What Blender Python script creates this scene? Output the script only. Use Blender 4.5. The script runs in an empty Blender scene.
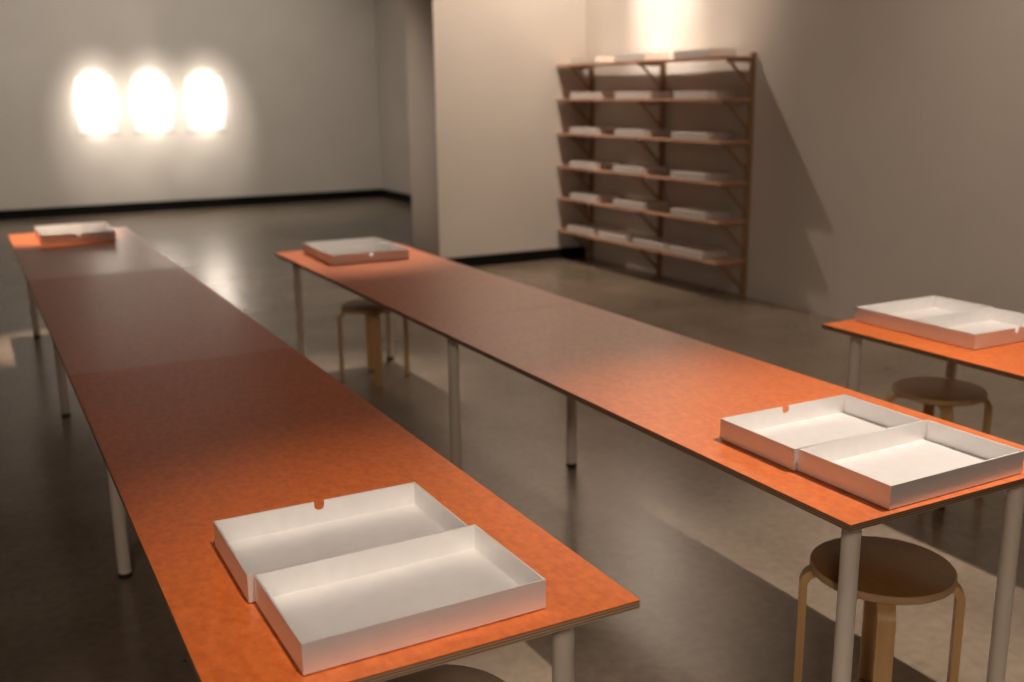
import bpy, bmesh, math, random
from mathutils import Vector, Matrix

random.seed(7)
SC = bpy.context.scene
COL = SC.collection

# ------------------------------------------------------------------ camera
YAW, PITCH, ROLL, CAM_H, F_PX = 0.48324, 0.23598, -0.01241, 1.67926, 1038.26
fw = Vector((math.sin(YAW) * math.cos(PITCH), math.cos(YAW) * math.cos(PITCH), -math.sin(PITCH)))
rt = Vector((math.cos(YAW), -math.sin(YAW), 0.0))
up = rt.cross(fw)
rt2 = math.cos(ROLL) * rt + math.sin(ROLL) * up
up2 = -math.sin(ROLL) * rt + math.cos(ROLL) * up
cam_data = bpy.data.cameras.new('camera')
cam_data.sensor_fit = 'HORIZONTAL'
cam_data.sensor_width = 36.0
cam_data.lens = 36.0 * F_PX / 1024.0
cam_data.clip_start = 0.05
cam_data.clip_end = 100
cam_data.dof.use_dof = True
cam_data.dof.focus_distance = 2.25
cam_data.dof.aperture_fstop = 2.5
cam = bpy.data.objects.new('camera', cam_data)
m = Matrix((rt2, up2, -fw)).transposed().to_4x4()
m.translation = Vector((0, 0, CAM_H))
cam.matrix_world = m
COL.objects.link(cam)
SC.camera = cam

# ------------------------------------------------------------------ world, exposure
world = bpy.data.worlds.new('world')
SC.world = world
world.use_nodes = True
bgn = world.node_tree.nodes['Background']
bgn.inputs['Color'].default_value = (1.0, 0.86, 0.72, 1)
bgn.inputs['Strength'].default_value = 0.02
SC.view_settings.view_transform = 'Standard'
SC.view_settings.look = 'None'
SC.view_settings.gamma = 1.0
SC.view_settings.use_curve_mapping = False
SC.view_settings.exposure = 0.14
SC.cycles.max_bounces = 8
SC.cycles.diffuse_bounces = 5
SC.cycles.sample_clamp_indirect = 10.0

# ------------------------------------------------------------------ the gallery's track spotlights (above the frame), then added fill lamps
WARM = (1.0, 0.845, 0.72)
def spot(name, loc, aim, power, angle, blend=0.6, radius=0.03, color=WARM):
    d = bpy.data.lights.new(name, 'SPOT')
    d.energy = power
    d.spot_size = math.radians(angle)
    d.spot_blend = blend
    d.shadow_soft_size = radius
    d.color = color
    o = bpy.data.objects.new(name, d)
    COL.objects.link(o)
    o.location = loc
    o.rotation_euler = (Vector(aim) - Vector(loc)).to_track_quat('-Z', 'Y').to_euler()
    return o

LZ = 4.7
AMBER = (1.0, 0.80, 0.64)
COOL = (1.0, 0.89, 0.77)
spot('spot_near_table', (0.75, 0.0, LZ), (0.82, 1.74, 0.74), 500, 26, 1.0)
spot('spot_middle_table', (3.0, 1.35, LZ), (2.25, 1.85, 0.74), 880, 36, 1.0)
spot('spot_side_table', (2.95, 2.0, LZ), (3.42, 2.72, 0.74), 620, 25, 1.0)
spot('spot_far_end', (0.65, 8.1, LZ), (0.48, 7.80, 0.74), 1400, 17, 1.0, color=AMBER)
spot('spot_far_middle', (3.0, 7.3, LZ), (2.0, 5.95, 0.74), 700, 23, 1.0)
spot('spot_shelf', (4.58, 8.65, LZ), (5.6, 7.4, 1.6), 290, 120, 1.0, color=AMBER)
spot('spot_partition', (4.58, 6.0, LZ), (5.3, 8.9, 2.5), 430, 100, 1.0, color=AMBER)
spot('spot_shelf_beam', (4.7, 8.0, LZ), (5.67, 7.85, 2.6), 720, 30, 1.0, color=COOL)
for k, fx in enumerate((1.86, 2.63, 3.40)):
    spot('spot_picture', (fx, 13.7, LZ), (fx, 16.3, 1.60), 8500, 9.0, 1.0, radius=0.08, color=COOL)
    spot('spot_picture_spill', (fx, 13.7, LZ), (fx, 16.3, 1.54), 800, 14, 1.0, radius=0.08, color=COOL)
    spot('spot_picture_halo', (fx, 13.7, LZ), (fx + 0.04, 16.3, 1.38), 620, 22, 1.0, radius=0.10, color=COOL)
# unseen fill lamps added to brighten the walls, partition end and table legs
spot('fill_back_wall', (0.4, 12.3, 4.9), (1.8, 16.3, 1.2), 350, 88, 1.0, radius=0.15, color=COOL)
spot('fill_back_wall', (4.2, 12.3, 4.9), (3.8, 16.3, 1.3), 250, 90, 1.0, radius=0.15, color=COOL)
spot('fill_right_wall', (3.9, 2.8, 4.9), (5.67, 3.0, 1.9), 330, 90, 1.0, radius=0.15, color=AMBER)  # added fill for the wall right of the shelves
spot('fill_partition_end', (-1.0, 11.5, 4.9), (4.02, 9.9, 1.5), 520, 22, 1.0, radius=0.15, color=AMBER)  # added narrow fill, lifts the partition's end face
spot('fill_front', (-1.6, -2.2, 3.4), (1.5, 2.2, 0.2), 230, 58, 1.0, radius=0.3, color=AMBER)  # added soft fill from behind the camera for legs and table edges

# ------------------------------------------------------------------ material helpers
def new_mat(name):
    mt = bpy.data.materials.new(name)
    mt.use_nodes = True
    nt = mt.node_tree
    b = nt.nodes['Principled BSDF']
    return mt, nt, b

def noise_mat(name, c1, c2, rough=0.5, scale=8.0, detail=4.0, stretch=(1, 1, 1), bump=0.0, bump_scale=None,
              spec=0.5, rough_var=0.0, lo=0.3, hi=0.7):
    mt, nt, b = new_mat(name)
    tc = nt.nodes.new('ShaderNodeTexCoord')
    mp = nt.nodes.new('ShaderNodeMapping')
    mp.inputs['Scale'].default_value = stretch
    nt.links.new(tc.outputs['Object'], mp.inputs['Vector'])
    nz = nt.nodes.new('ShaderNodeTexNoise')
    nz.inputs['Scale'].default_value = scale
    nz.inputs['Detail'].default_value = detail
    nt.links.new(mp.outputs['Vector'], nz.inputs['Vector'])
    rp = nt.nodes.new('ShaderNodeValToRGB')
    rp.color_ramp.elements[0].position = lo
    rp.color_ramp.elements[1].position = hi
    rp.color_ramp.elements[0].color = (*c1, 1)
    rp.color_ramp.elements[1].color = (*c2, 1)
    nt.links.new(nz.outputs['Fac'], rp.inputs['Fac'])
    nt.links.new(rp.outputs['Color'], b.inputs['Base Color'])
    b.inputs['Roughness'].default_value = rough
    b.inputs['Specular IOR Level'].default_value = spec
    if rough_var:
        mr = nt.nodes.new('ShaderNodeMapRange')
        mr.inputs['To Min'].default_value = rough - rough_var
        mr.inputs['To Max'].default_value = rough + rough_var
        nt.links.new(nz.outputs['Fac'], mr.inputs['Value'])
        nt.links.new(mr.outputs['Result'], b.inputs['Roughness'])
    if bump:
        n2 = nt.nodes.new('ShaderNodeTexNoise')
        n2.inputs['Scale'].default_value = bump_scale or scale * 6
        n2.inputs['Detail'].default_value = 3
        nt.links.new(mp.outputs['Vector'], n2.inputs['Vector'])
        bp = nt.nodes.new('ShaderNodeBump')
        bp.inputs['Strength'].default_value = bump
        bp.inputs['Distance'].default_value = 0.004
        nt.links.new(n2.outputs['Fac'], bp.inputs['Height'])
        nt.links.new(bp.outputs['Normal'], b.inputs['Normal'])
    return mt

def concrete_mat():
    mt, nt, b = new_mat('polished_concrete')
    tc = nt.nodes.new('ShaderNodeTexCoord')
    big = nt.nodes.new('ShaderNodeTexNoise'); big.inputs['Scale'].default_value = 1.3; big.inputs['Detail'].default_value = 6
    fine = nt.nodes.new('ShaderNodeTexNoise'); fine.inputs['Scale'].default_value = 26; fine.inputs['Detail'].default_value = 6
    spk = nt.nodes.new('ShaderNodeTexVoronoi'); spk.inputs['Scale'].default_value = 3.1
    for n in (big, fine, spk):
        nt.links.new(tc.outputs['Object'], n.inputs['Vector'])
    add = nt.nodes.new('ShaderNodeMath'); add.operation = 'MULTIPLY_ADD'
    nt.links.new(fine.outputs['Fac'], add.inputs[0]); add.inputs[1].default_value = 0.45
    nt.links.new(big.outputs['Fac'], add.inputs[2])
    rp = nt.nodes.new('ShaderNodeValToRGB')
    rp.color_ramp.elements[0].position = 0.5; rp.color_ramp.elements[1].position = 1.0
    rp.color_ramp.elements[0].color = (0.17, 0.135, 0.098, 1)
    rp.color_ramp.elements[1].color = (0.31, 0.25, 0.19, 1)
    nt.links.new(add.outputs[0], rp.inputs['Fac'])
    # small dark specks
    sr = nt.nodes.new('ShaderNodeMapRange')
    sr.inputs['From Min'].default_value = 0.012; sr.inputs['From Max'].default_value = 0.03
    sr.inputs['To Min'].default_value = 0.35; sr.inputs['To Max'].default_value = 1.0
    nt.links.new(spk.outputs['Distance'], sr.inputs['Value'])
    mx = nt.nodes.new('ShaderNodeMix'); mx.data_type = 'RGBA'; mx.blend_type = 'MULTIPLY'
    mx.inputs['Factor'].default_value = 1.0
    nt.links.new(rp.outputs['Color'], mx.inputs['A'])
    cmb = nt.nodes.new('ShaderNodeCombineColor')
    for i in range(3):
        nt.links.new(sr.outputs['Result'], cmb.inputs[i])
    nt.links.new(cmb.outputs['Color'], mx.inputs['B'])
    nt.links.new(mx.outputs['Result'], b.inputs['Base Color'])
    mr = nt.nodes.new('ShaderNodeMapRange')
    mr.inputs['To Min'].default_value = 0.18; mr.inputs['To Max'].default_value = 0.28
    nt.links.new(big.outputs['Fac'], mr.inputs['Value'])
    nt.links.new(mr.outputs['Result'], b.inputs['Roughness'])
    b.inputs['Specular IOR Level'].default_value = 0.9
    b.inputs['IOR'].default_value = 1.6
    bp = nt.nodes.new('ShaderNodeBump'); bp.inputs['Strength'].default_value = 0.12; bp.inputs['Distance'].default_value = 0.01
    bn = nt.nodes.new('ShaderNodeTexNoise'); bn.inputs['Scale'].default_value = 4.0; bn.inputs['Detail'].default_value = 2
    nt.links.new(tc.outputs['Object'], bn.inputs['Vector'])
    nt.links.new(bn.outputs['Fac'], bp.inputs['Height'])
    nt.links.new(bp.outputs['Normal'], b.inputs['Normal'])
    return mt

def ply_edge_mat():
    mt, nt, b = new_mat('plywood_edge')
    tc = nt.nodes.new('ShaderNodeTexCoord')
    wv = nt.nodes.new('ShaderNodeTexWave')
    wv.wave_type = 'BANDS'; wv.bands_direction = 'Z'
    wv.inputs['Scale'].default_value = 55.0
    wv.inputs['Distortion'].default_value = 0.3
    nt.links.new(tc.outputs['Object'], wv.inputs['Vector'])
    rp = nt.nodes.new('ShaderNodeValToRGB')
    rp.color_ramp.elements[0].color = (0.13, 0.075, 0.042, 1)
    rp.color_ramp.elements[1].color = (0.40, 0.27, 0.17, 1)
    nt.links.new(wv.outputs['Fac'], rp.inputs['Fac'])
    nt.links.new(rp.outputs['Color'], b.inputs['Base Color'])
    b.inputs['Roughness'].default_value = 0.6
    return mt

M = {}
M['wall'] = noise_mat('wall_paint', (0.60, 0.56, 0.51), (0.64, 0.60, 0.55), rough=0.85, scale=1.5, bump=0.05, bump_scale=90, spec=0.2)
M['ceiling'] = noise_mat('ceiling_paint', (0.30, 0.28, 0.26), (0.34, 0.32, 0.30), rough=0.9, scale=1.0)
M['base'] = noise_mat('black_rubber_base', (0.004, 0.0035, 0.003), (0.007, 0.006, 0.005), rough=0.7, scale=5, spec=0.15)
M['floor'] = concrete_mat()
TOPS = []
for i, (r, s) in enumerate(((0.42, 0.6), (0.38, 0.9), (0.31, 1.0))):
    TOPS.append(noise_mat('orange_tabletop_%d' % i, (0.56, 0.115, 0.020), (0.74, 0.182, 0.036), rough=r, scale=60, detail=12,
                          stretch=(1, 0.7, 1), rough_var=0.02, spec=s, bump=0.02, bump_scale=160))
for tm, ior in zip(TOPS, (1.5, 1.75, 1.9)):
    tm.node_tree.nodes['Principled BSDF'].inputs['IOR'].default_value = ior
M['ply'] = ply_edge_mat()
M['leg'] = noise_mat('cream_steel', (0.78, 0.71, 0.63), (0.82, 0.755, 0.67), rough=0.6, scale=6)
M['cap'] = noise_mat('black_plastic', (0.012, 0.011, 0.01), (0.02, 0.018, 0.016), rough=0.5, scale=20)
M['card'] = noise_mat('white_box_board', (0.85, 0.835, 0.82), (0.88, 0.87, 0.855), rough=0.48, scale=30, spec=0.5)
M['card'].node_tree.nodes['Principled BSDF'].inputs['Metallic'].default_value = 0.55
M['rivet'] = noise_mat('white_rivet', (0.85, 0.84, 0.82), (0.9, 0.89, 0.87), rough=0.25, scale=30)
M['birch'] = noise_mat('birch', (0.58, 0.35, 0.145), (0.68, 0.44, 0.20), rough=0.45, scale=9, stretch=(6, 6, 0.6))
M['birchrim'] = noise_mat('birch_rim', (0.50, 0.32, 0.17), (0.60, 0.40, 0.23), rough=0.45, scale=9, stretch=(1, 1, 8))
M['lino'] = noise_mat('brown_linoleum', (0.25, 0.125, 0.036), (0.30, 0.155, 0.05), rough=0.42, scale=40)
M['shelfwood'] = noise_mat('shelf_wood', (0.50, 0.28, 0.18), (0.60, 0.35, 0.24), rough=0.5, scale=7, stretch=(6, 0.6, 6))
M['upright'] = noise_mat('oak_upright', (0.27, 0.15, 0.07), (0.34, 0.20, 0.10), rough=0.5, scale=7, stretch=(8, 8, 0.8))
M['paper'] = noise_mat('white_print', (0.66, 0.64, 0.61), (0.70, 0.68, 0.65), rough=0.6, scale=3)
M['frame'] = noise_mat('pale_frame', (0.50, 0.46, 0.44), (0.55, 0.51, 0.49), rough=0.5, scale=12)

# ------------------------------------------------------------------ mesh helpers
def mesh_obj(name, bm, mat, parent=None, smooth=False):
    me = bpy.data.meshes.new(name)
    bmesh.ops.recalc_face_normals(bm, faces=bm.faces[:])
    bm.to_mesh(me); bm.free()
    if smooth:
        for pl in me.polygons:
            pl.use_smooth = True
    if mat:
        me.materials.append(mat)
    o = bpy.data.objects.new(name, me)
    COL.objects.link(o)
    if parent:
        o.parent = parent
    return o

def smooth_by_angle(o, deg=35):
    me = o.data
    for pl in me.polygons:
        pl.use_smooth = True
    bm = bmesh.new(); bm.from_mesh(me)
    for e in bm.edges:
        if len(e.link_faces) == 2 and e.calc_face_angle(0) > math.radians(deg):
            e.smooth = False
    bm.to_mesh(me); bm.free()

def add_box(bm, x0, x1, y0, y1, z0, z1, bevel=0.0):
    r = bmesh.ops.create_cube(bm, size=1.0)
    vs = r['verts']
    for v in vs:
        v.co = Vector(((x0 + x1) / 2 + v.co.x * (x1 - x0), (y0 + y1) / 2 + v.co.y * (y1 - y0), (z0 + z1) / 2 + v.co.z * (z1 - z0)))
    if bevel:
        es = list({e for v in vs for e in v.link_edges})
        bmesh.ops.bevel(bm, geom=es, offset=bevel, segments=2, affect='EDGES', profile=0.5)

def box(name, x0, x1, y0, y1, z0, z1, mat, parent=None, bevel=0.0):
    bm = bmesh.new()
    add_box(bm, x0, x1, y0, y1, z0, z1, bevel)
    return mesh_obj(name, bm, mat, parent)

def lathe(bm, prof, n=32):
    rings = []
    for r, z in prof:
        if r < 1e-6:
            rings.append([bm.verts.new((0, 0, z))])
        else:
            rings.append([bm.verts.new((r * math.cos(2 * math.pi * i / n), r * math.sin(2 * math.pi * i / n), z)) for i in range(n)])
    for a, b in zip(rings[:-1], rings[1:]):
        for i in range(n):
            j = (i + 1) % n
            if len(a) == 1 and len(b) == 1:
                continue
            if len(a) == 1:
                bm.faces.new((a[0], b[i], b[j]))
            elif len(b) == 1:
                bm.faces.new((a[i], a[j], b[0]))
            else:
                bm.faces.new((a[i], a[j], b[j], b[i]))

def empty(name, loc, rz=0.0):
    o = bpy.data.objects.new(name, None)
    o.empty_display_size = 0.1
    o.location = loc
    o.rotation_euler = (0, 0, rz)
    COL.objects.link(o)
    return o

def tag(o, label, cat, group=None):
    o['label'] = label
    o['category'] = cat
    if group:
        o['group'] = group
    return o

def struct(o, label=None):
    o['kind'] = 'structure'
    if label:
        o['label'] = label
    return o

def copy_tree(o, parent=None):
    c = o.copy()
    COL.objects.link(c)
    if parent:
        c.parent = parent
    for ch in list(o.children):
        copy_tree(ch, c)
    return c

# ------------------------------------------------------------------ the room
CEIL = 5.2
XR, YP, YB, XRET, XPE = 5.67, 9.14, 16.3, 6.16, 4.02
XL, YF = -3.2, -3.5
T = 0.2
struct(box('floor', XL - T, XRET + T, YF - T, YB + T, -0.1, 0.0, M['floor']), 'polished grey concrete gallery floor')
struct(box('ceiling', XL - T, XRET + T, YF - T, YB + T, CEIL, CEIL + 0.1, M['ceiling']), 'dark ceiling above the gallery')
struct(box('wall_back', XL - T, XRET + T, YB, YB + T, 0, CEIL, M['wall']), 'long back wall hung with three lit pictures')
struct(box('wall_right', XR, XR + T, YF, YP, 0, CEIL, M['wall']), 'right wall carrying the wooden shelves')
struct(box('wall_partition', XPE, XR + T, YP, YP + 0.67, 0, CEIL, M['wall']), 'thick partition wall beside the shelves')
struct(box('wall_recess', XRET, XRET + T, YP + 0.67, YB, 0, CEIL, M['wall']), 'short side wall of the recess behind the partition')
struct(box('wall_left', XL - T, XL, YF, YB, 0, CEIL, M['wall']), 'left wall outside the picture')
struct(box('wall_front', XL - T, XR + T, YF - T, YF, 0, CEIL, M['wall']), 'wall behind the camera')
BH = 0.11
struct(box('baseboard_back', XL, XRET - 0.012, YB - 0.012, YB, 0, 0.14, M['base'], bevel=0.002), 'black baseboard along the back wall')
struct(box('baseboard_recess', XRET - 0.012, XRET, YP + 0.67, YB, 0, 0.14, M['base'], bevel=0.002), 'black baseboard in the recess')
struct(box('baseboard_partition', XPE, XR, YP - 0.012, YP, 0, BH, M['base'], bevel=0.002), 'black baseboard along the partition wall')

# ------------------------------------------------------------------ tables
TH = 0.74
LEG_A, LEG_B = 0.103, 0.092
def leg_mesh():
    bm = bmesh.new()
    lathe(bm, [(0, TH - 0.018), (0.0225, TH - 0.018), (0.0225, 0.016), (0, 0.016)], 28)
    o = mesh_obj('leg', bm, M['leg']); smooth_by_angle(o)
    bm = bmesh.new()
    lathe(bm, [(0, 0.018), (0.0232, 0.018), (0.024, 0.014), (0.024, 0.002), (0.0225, 0.0), (0, 0.0)], 28)
    c = mesh_obj('foot_cap', bm, M['cap']); smooth_by_angle(c)
    me, mc = o.data, c.data
    bpy.data.objects.remove(o); bpy.data.objects.remove(c)
    return me, mc
LEG_ME, CAP_ME = leg_mesh()

def table(x0, x1, seams, leg_ys, label, mats):
    y0 = seams[0]
    t = empty('long_table', ((x0 + x1) / 2, (seams[0] + seams[-1]) / 2, 0))
    ox, oy = t.location.x, t.location.y
    tag(t, label, 'table', 'long orange tables')
    for i in range(len(seams) - 1):
        a, b = seams[i], seams[i + 1]
        ga = 0.0 if i == 0 else 0.0012
        gb = 0.0 if i == len(seams) - 2 else 0.0012
        pn = box('tabletop_panel', x0 - ox, x1 - ox, a + ga - oy, b - gb - oy, TH - 0.0025, TH, TOPS[mats[i]], t, bevel=0.0007)
        core = box('plywood_core', x0 - ox + 0.0006, x1 - ox - 0.0006, a + ga - oy + 0.0006, b - gb - oy - 0.0006, TH - 0.018, TH - 0.0025, M['ply'], pn)
    for y in leg_ys:
        for x in (x0 + LEG_A, x1 - LEG_A):
            l = bpy.data.objects.new('leg', LEG_ME); COL.objects.link(l); l.parent = t
            l.location = (x - ox, y - oy, 0)
            c = bpy.data.objects.new('foot_cap', CAP_ME); COL.objects.link(c); c.parent = l
    return t

T1 = table(0.2535, 1.0450, (1.4817, 3.7865, 5.9758, 8.1203), (1.4817 + 0.112, 3.7865 - LEG_B, 5.9758 - LEG_B, 8.1203 - LEG_B),
           'long orange table of three panels nearest the left edge', (0, 1, 2))
T2 = table(1.6465, 2.4343, (1.5415, 3.96, 6.2355), (1.5415 + LEG_B, 3.96 - LEG_B, 6.2355 - LEG_B),
           'long orange table in the middle with a box at each end', (1, 1))
T3 = table(3.0427, 3.8305, (0.72, 3.0745), (0.72 + LEG_B, 3.0745 - LEG_B),
           'orange table cut off by the right edge of the picture', (0,))

# ------------------------------------------------------------------ open archive boxes: a notched tray and its lid tray
def plate(name, pts, axis_o, axis_u, axis_v, axis_n, th, mat, parent):
    """extruded polygon: pts in (u, v), extruded by th along n"""
    bm = bmesh.new()
    f = [bm.verts.new(axis_o + axis_u * u + axis_v * v) for u, v in pts]
    g = [bm.verts.new(axis_o + axis_u * u + axis_v * v + axis_n * th) for u, v in pts]
    bm.faces.new(f); bm.faces.new(g[::-1])
    n = len(pts)
    for i in range(n):
        j = (i + 1) % n
        bm.faces.new((f[i], f[j], g[j], g[i]))
    bmesh.ops.triangulate(bm, faces=[fc for fc in bm.faces if len(fc.verts) > 4])
    return mesh_obj(name, bm, mat, parent)

def tray(name, L, W, H, notch):
    """tray centred on its origin, L along x, W along y; a notch in the +y wall when asked"""
    t = empty(name, (0, 0, 0))
    th = 0.004
    X, Y, Z = Vector((1, 0, 0)), Vector((0, 1, 0)), Vector((0, 0, 1))
    z0 = 0.003
    box('base_pad', -L / 2 + 0.012, L / 2 - 0.012, -W / 2 + 0.012, W / 2 - 0.012, 0.0, z0, M['card'], t)
    box('floor_panel', -L / 2 + th, L / 2 - th, -W / 2 + th, W / 2 - th, z0, z0 + th, M['card'], t)
    rect = [(-L / 2, z0), (L / 2, z0), (L / 2, H), (-L / 2, H)]
    if notch:
        r, d = 0.0115, 0.021
        arc = [(r * math.cos(a_), H - d + r + r * math.sin(a_)) for a_ in [-math.pi * k_ / 10 for k_ in range(11)]]
        top = [(L / 2, H), (r, H)] + arc + [(-r, H), (-L / 2, H)]
        bm = bmesh.new()
        cols = []
        for (u, v) in top:
            cols.append([bm.verts.new((u, yy, zz)) for yy in (W / 2 - th, W / 2) for zz in (z0, v)])
        for p_, q_ in zip(cols[:-1], cols[1:]):
            if abs(p_[0].co.x - q_[0].co.x) < 1e-7:      # the straight sides of the slot
                bm.faces.new((p_[1], q_[1], q_[3], p_[3]))
                continue
            bm.faces.new((p_[0], q_[0], q_[1], p_[1])); bm.faces.new((p_[2], p_[3], q_[3], q_[2]))
            bm.faces.new((p_[1], q_[1], q_[3], p_[3])); bm.faces.new((p_[0], p_[2], q_[2], q_[0]))
        for c_ in (cols[0], cols[-1]):
            bm.faces.new((c_[0], c_[1], c_[3], c_[2]))
        bmesh.ops.remove_doubles(bm, verts=bm.verts[:], dist=1e-6)
        mesh_obj('side_wall', bm, M['card'], t)
    else:
        plate('side_wall', rect, Y * (W / 2 - th), X, Z, Y, th, M['card'], t)
    plate('side_wall', rect, Y * (-W / 2), X, Z, Y, th, M['card'], t)
    sr = [(-W / 2 + th, z0), (W / 2 - th, z0), (W / 2 - th, H), (-W / 2 + th, H)]
    plate('side_wall', sr, X * (-L / 2), Y, Z, X, th, M['card'], t)
    plate('side_wall', sr, X * (L / 2 - th), Y, Z, X, th, M['card'], t)
    if notch:
        bm = bmesh.new()
        lathe(bm, [(0, 0.0015), (0.004, 0.0012), (0.006, 0.0), (0, 0.0)], 14)
        rv = mesh_obj('rivet', bm, M['rivet'], t)
        rv.rotation_euler = (-math.pi / 2, 0, 0)
        rv.location = (0, -W / 2 + th, 0.040)
    return t

NOTCHED = tray('notched_tray', 0.462, 0.290, 0.060, True)
LID = tray('lid_tray', 0.466, 0.292, 0.060, False)
BOXES = [  # centre x of notched / lid tray, y centre of pair, turned?, where
    (0.620, 0.636, 1.826, 0, 'on near end of left table'),
    (1.998, 2.012, 1.852, 0, 'on near end of middle table'),
    (0.655, 0.657, 7.710, 1, 'on far end of left table'),
    (2.020, 2.030, 5.850, 1, 'on far end of middle table'),
    (3.425, 3.430, 2.755, 1, 'on table at right edge'),
]
for i, (xn, xl, yc, turned, where) in enumerate(BOXES):
    n = NOTCHED if i == 0 else copy_tree(NOTCHED)
    l = LID if i == 0 else copy_tree(LID)
    s = -1 if turned else 1
    n.location = (xn, yc + s * 0.1455, TH)
    l.location = (xl, yc - s * 0.1465, TH)
    n.rotation_euler.z = math.pi if turned else 0.0
    l.rotation_euler.z = math.pi if turned else math.radians(0.8)
    if turned:
        tag(n, 'white tray with thumb notch in front wall, ' + where, 'tray', 'notched trays of the open boxes')
        tag(l, 'plain white tray behind the notched tray ' + where, 'tray', 'plain trays of the open boxes')
    else:
        tag(n, 'white tray with thumb notch in rear wall, ' + where, 'tray', 'notched trays of the open boxes')
        tag(l, 'plain white tray before the notched tray ' + where, 'tray', 'plain trays of the open boxes')

# ------------------------------------------------------------------ stools
def stool_proto():
    s = empty('round_stool', (0, 0, 0))
    R, SH = 0.184, 0.452
    bm = bmesh.new()
    lathe(bm, [(0, SH - 0.024), (R - 0.004, SH - 0.024), (R, SH - 0.021), (R, SH - 0.004), (R - 0.002, SH - 0.002), (0, SH - 0.002)], 56)
    o = mesh_obj('seat', bm, M['birchrim'], s); smooth_by_angle(o)
    bm = bmesh.new()
    lathe(bm, [(0, SH - 0.002), (R - 0.003, SH - 0.002), (R - 0.003, SH - 0.0006), (R - 0.004, SH), (0, SH)], 56)
    o2 = mesh_obj('seat_top', bm, M['lino'], o); smooth_by_angle(o2)
    # bent L leg, swept rectangle
    th, wd = 0.021, 0.044
    zt = SH - 0.024
    rb = 0.052                       # outer bend radius
    ro = R + 0.024                   # outer face of the upright part
    path = [(0.075, zt - th / 2, 0.0)]
    for k in range(9):
        a = math.pi / 2 - k * math.pi / 16
        path.append((ro - rb + (rb - th / 2) * math.cos(a), zt - rb + (rb - th / 2) * math.sin(a), math.pi / 2 - a))
    path.append((ro - th / 2, 0.0, math.pi / 2))
    bm = bmesh.new()
    rings = []
    for (r, z, a) in path:
        nx, nz = math.sin(a), math.cos(a)       # outward normal of the strip
        ring = []
        for (n, w) in ((1, -1), (1, 1), (-1, 1), (-1, -1)):
            ring.append(bm.verts.new((r + nx * n * th / 2, w * wd / 2, z + nz * n * th / 2)))
        rings.append(ring)
    for a, b in zip(rings[:-1], rings[1:]):
        for i in range(4):
            j = (i + 1) % 4
            bm.faces.new((a[i], a[j], b[j], b[i]))
    bm.faces.new(rings[0]); bm.faces.new(rings[-1][::-1])
    es = [e for e in bm.edges if len(e.link_faces) == 2 and e.calc_face_angle(0) > 1.0]
    bmesh.ops.bevel(bm, geom=es, offset=0.002, segments=2, affect='EDGES', profile=0.5)
    l0 = mesh_obj('leg', bm, M['birch'], s); smooth_by_angle(l0)
    for k in range(1, 4):
        l = l0.copy(); COL.objects.link(l); l.parent = s
        l.rotation_euler = (0, 0, k * math.pi / 2)
    return s

ST = stool_proto()
STOOLS = [
    ((2.035, 1.787, 0), -43, 'round birch stool with brown seat under the near end of the middle table'),
    ((2.090, 5.780, 0), -13, 'round birch stool under the far end of the middle table'),
    ((3.515, 2.860, 0), -40, 'round birch stool with brown seat under the table at the right edge'),
    ((0.725, 1.745, 0), -20, 'round stool under the left table of which only the seat rim shows'),
]
for i, (loc, rz, lab) in enumerate(STOOLS):
    s = ST if i == 0 else copy_tree(ST)
    s.location = loc
    s.rotation_euler = (0, 0, math.radians(rz))
    tag(s, lab, 'stool', 'round four legged stools')

# ------------------------------------------------------------------ wall shelving
SX0, SX1 = 5.327, 5.63
SHELF_Z = [1.925, 1.600, 1.270, 0.945, 0.632, 0.305]      # top surfaces
UP_Y = [6.615, 7.812, 9.00]
unit = empty('wall_shelving', (5.65, 7.85, 0))
tag(unit, 'six tier wooden wall shelving with diagonal brackets holding white boxes', 'shelf')
def loc_box(name, x0, x1, y0, y1, z0, z1, mat, parent, bevel=0.0):
    return box(name, x0 - 5.65, x1 - 5.65, y0 - 7.85, y1 - 7.85, z0, z1, mat, parent, bevel)
for y in UP_Y:
    loc_box('upright', SX1, XR - 0.001, y - 0.017, y + 0.017, 0.0, 1.955, M['upright'], unit, 0.002)
for z in SHELF_Z:
    sh = loc_box('shelf', SX0, SX1, 6.60, 9.132, z - 0.018, z, M['shelfwood'], unit, 0.0015)
    for y in UP_Y:
        br = loc_box('bracket_arm', SX0 + 0.06, SX1, y - 0.011, y + 0.011, z - 0.043, z - 0.018, M['upright'], unit, 0.001)
        # diagonal strut from the arm to the upright
        p0 = Vector((5.425 - 5.65, y - 7.85, z - 0.040)); p1 = Vector((SX1 - 5.65, y - 7.85, z - 0.235))
        d = (p1 - p0).normalized(); w = Vector((0, 0.009, 0)); nrm = d.cross(Vector((0, 1, 0))).normalized() * 0.009
        bm = bmesh.new()
        a = [bm.verts.new(p0 + w * sa + nrm * sb) for sa, sb in ((-1, -1), (1, -1), (1, 1), (-1, 1))]
        b = [bm.verts.new(p1 + w * sa + nrm * sb) for sa, sb in ((-1, -1), (1, -1), (1, 1), (-1, 1))]
        bm.faces.new(a); bm.faces.new(b[::-1])
        for i in range(4):
            j = (i + 1) % 4
            bm.faces.new((a[i], a[j], b[j], b[i]))
        mesh_obj('bracket_strut', bm, M['upright'], br)

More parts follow.
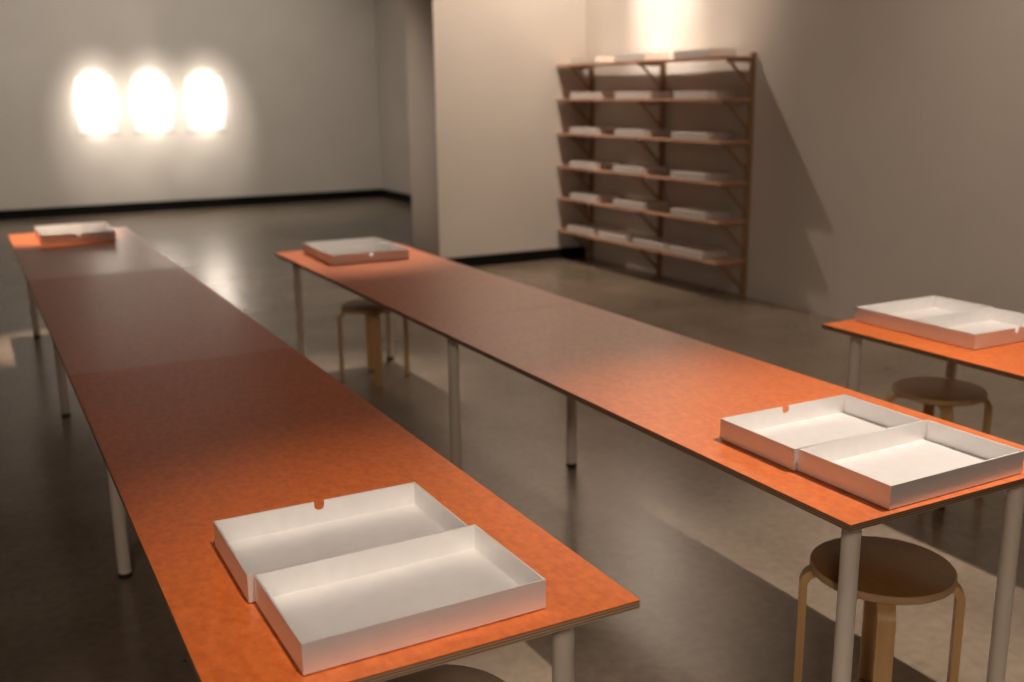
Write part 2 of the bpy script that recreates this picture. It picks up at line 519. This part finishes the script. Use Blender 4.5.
# closed boxes on the shelves
def closed_box():
    t = empty('storage_box', (0, 0, 0))
    bm = bmesh.new()
    D, Lg, H, th = 0.275, 0.470, 0.062, 0.003
    # lid: top plus four skirts
    add_box(bm, -D / 2, D / 2, -Lg / 2, Lg / 2, 0.007, H, 0.0015)
    mesh_obj('lid', bm, M['card'], t)
    box('base', -D / 2 + 0.003, D / 2 - 0.003, -Lg / 2 + 0.003, Lg / 2 - 0.003, 0.0, 0.012, M['card'], t)
    return t
CB = closed_box()
ROWS = ['top', 'second', 'third', 'fourth', 'fifth', 'bottom']
first = True
for k, z in enumerate(SHELF_Z):
    if k < 5:
        spots = [(8.665, 'left'), (7.88, 'middle'), (6.995, 'right')]
    else:
        spots = [(8.715, 'leftmost'), (8.135, 'second from left'), (7.57, 'second from right'), (7.015, 'rightmost')]
    for (y, side) in spots:
        c = CB if first else copy_tree(CB)
        first = False
        c.location = (SX0 + 0.006 + 0.1375, y + random.uniform(-0.012, 0.012), z)
        c.rotation_euler = (0, 0, math.radians(random.uniform(-0.6, 0.6)))
        if k < 5:
            lab = 'closed white box, %s of three on the %s shelf' % (side, ROWS[k] if k == 0 else ROWS[k] + ' from top')
        else:
            lab = 'closed white box, %s of four on the bottom shelf' % side
        tag(c, lab, 'box', 'closed white boxes on the wall shelves')

# ------------------------------------------------------------------ pictures on the back wall
PICS = [(1.565, 2.150, 'leftmost'), (2.335, 2.925, 'middle one'), (3.085, 3.715, 'rightmost')]
for (x0, x1, side) in PICS:
    t = empty('picture_frame', ((x0 + x1) / 2, YB, 1.14))
    hw = (x1 - x0) / 2; Hh = 0.85; fwid = 0.025
    bm = bmesh.new()
    add_box(bm, -hw, hw, -0.009, -0.001, 0, fwid)
    add_box(bm, -hw, hw, -0.009, -0.001, Hh - fwid, Hh)
    add_box(bm, -hw, -hw + fwid, -0.009, -0.001, fwid, Hh - fwid)
    add_box(bm, hw - fwid, hw, -0.009, -0.001, fwid, Hh - fwid)
    mesh_obj('frame', bm, M['frame'], t)
    box('print', -hw + fwid, hw - fwid, -0.006, -0.001, fwid, Hh - fwid, M['paper'], t)
    tag(t, 'white picture in pale frame glowing under a spotlight, %s of three' % side, 'picture', 'framed pictures on the back wall')
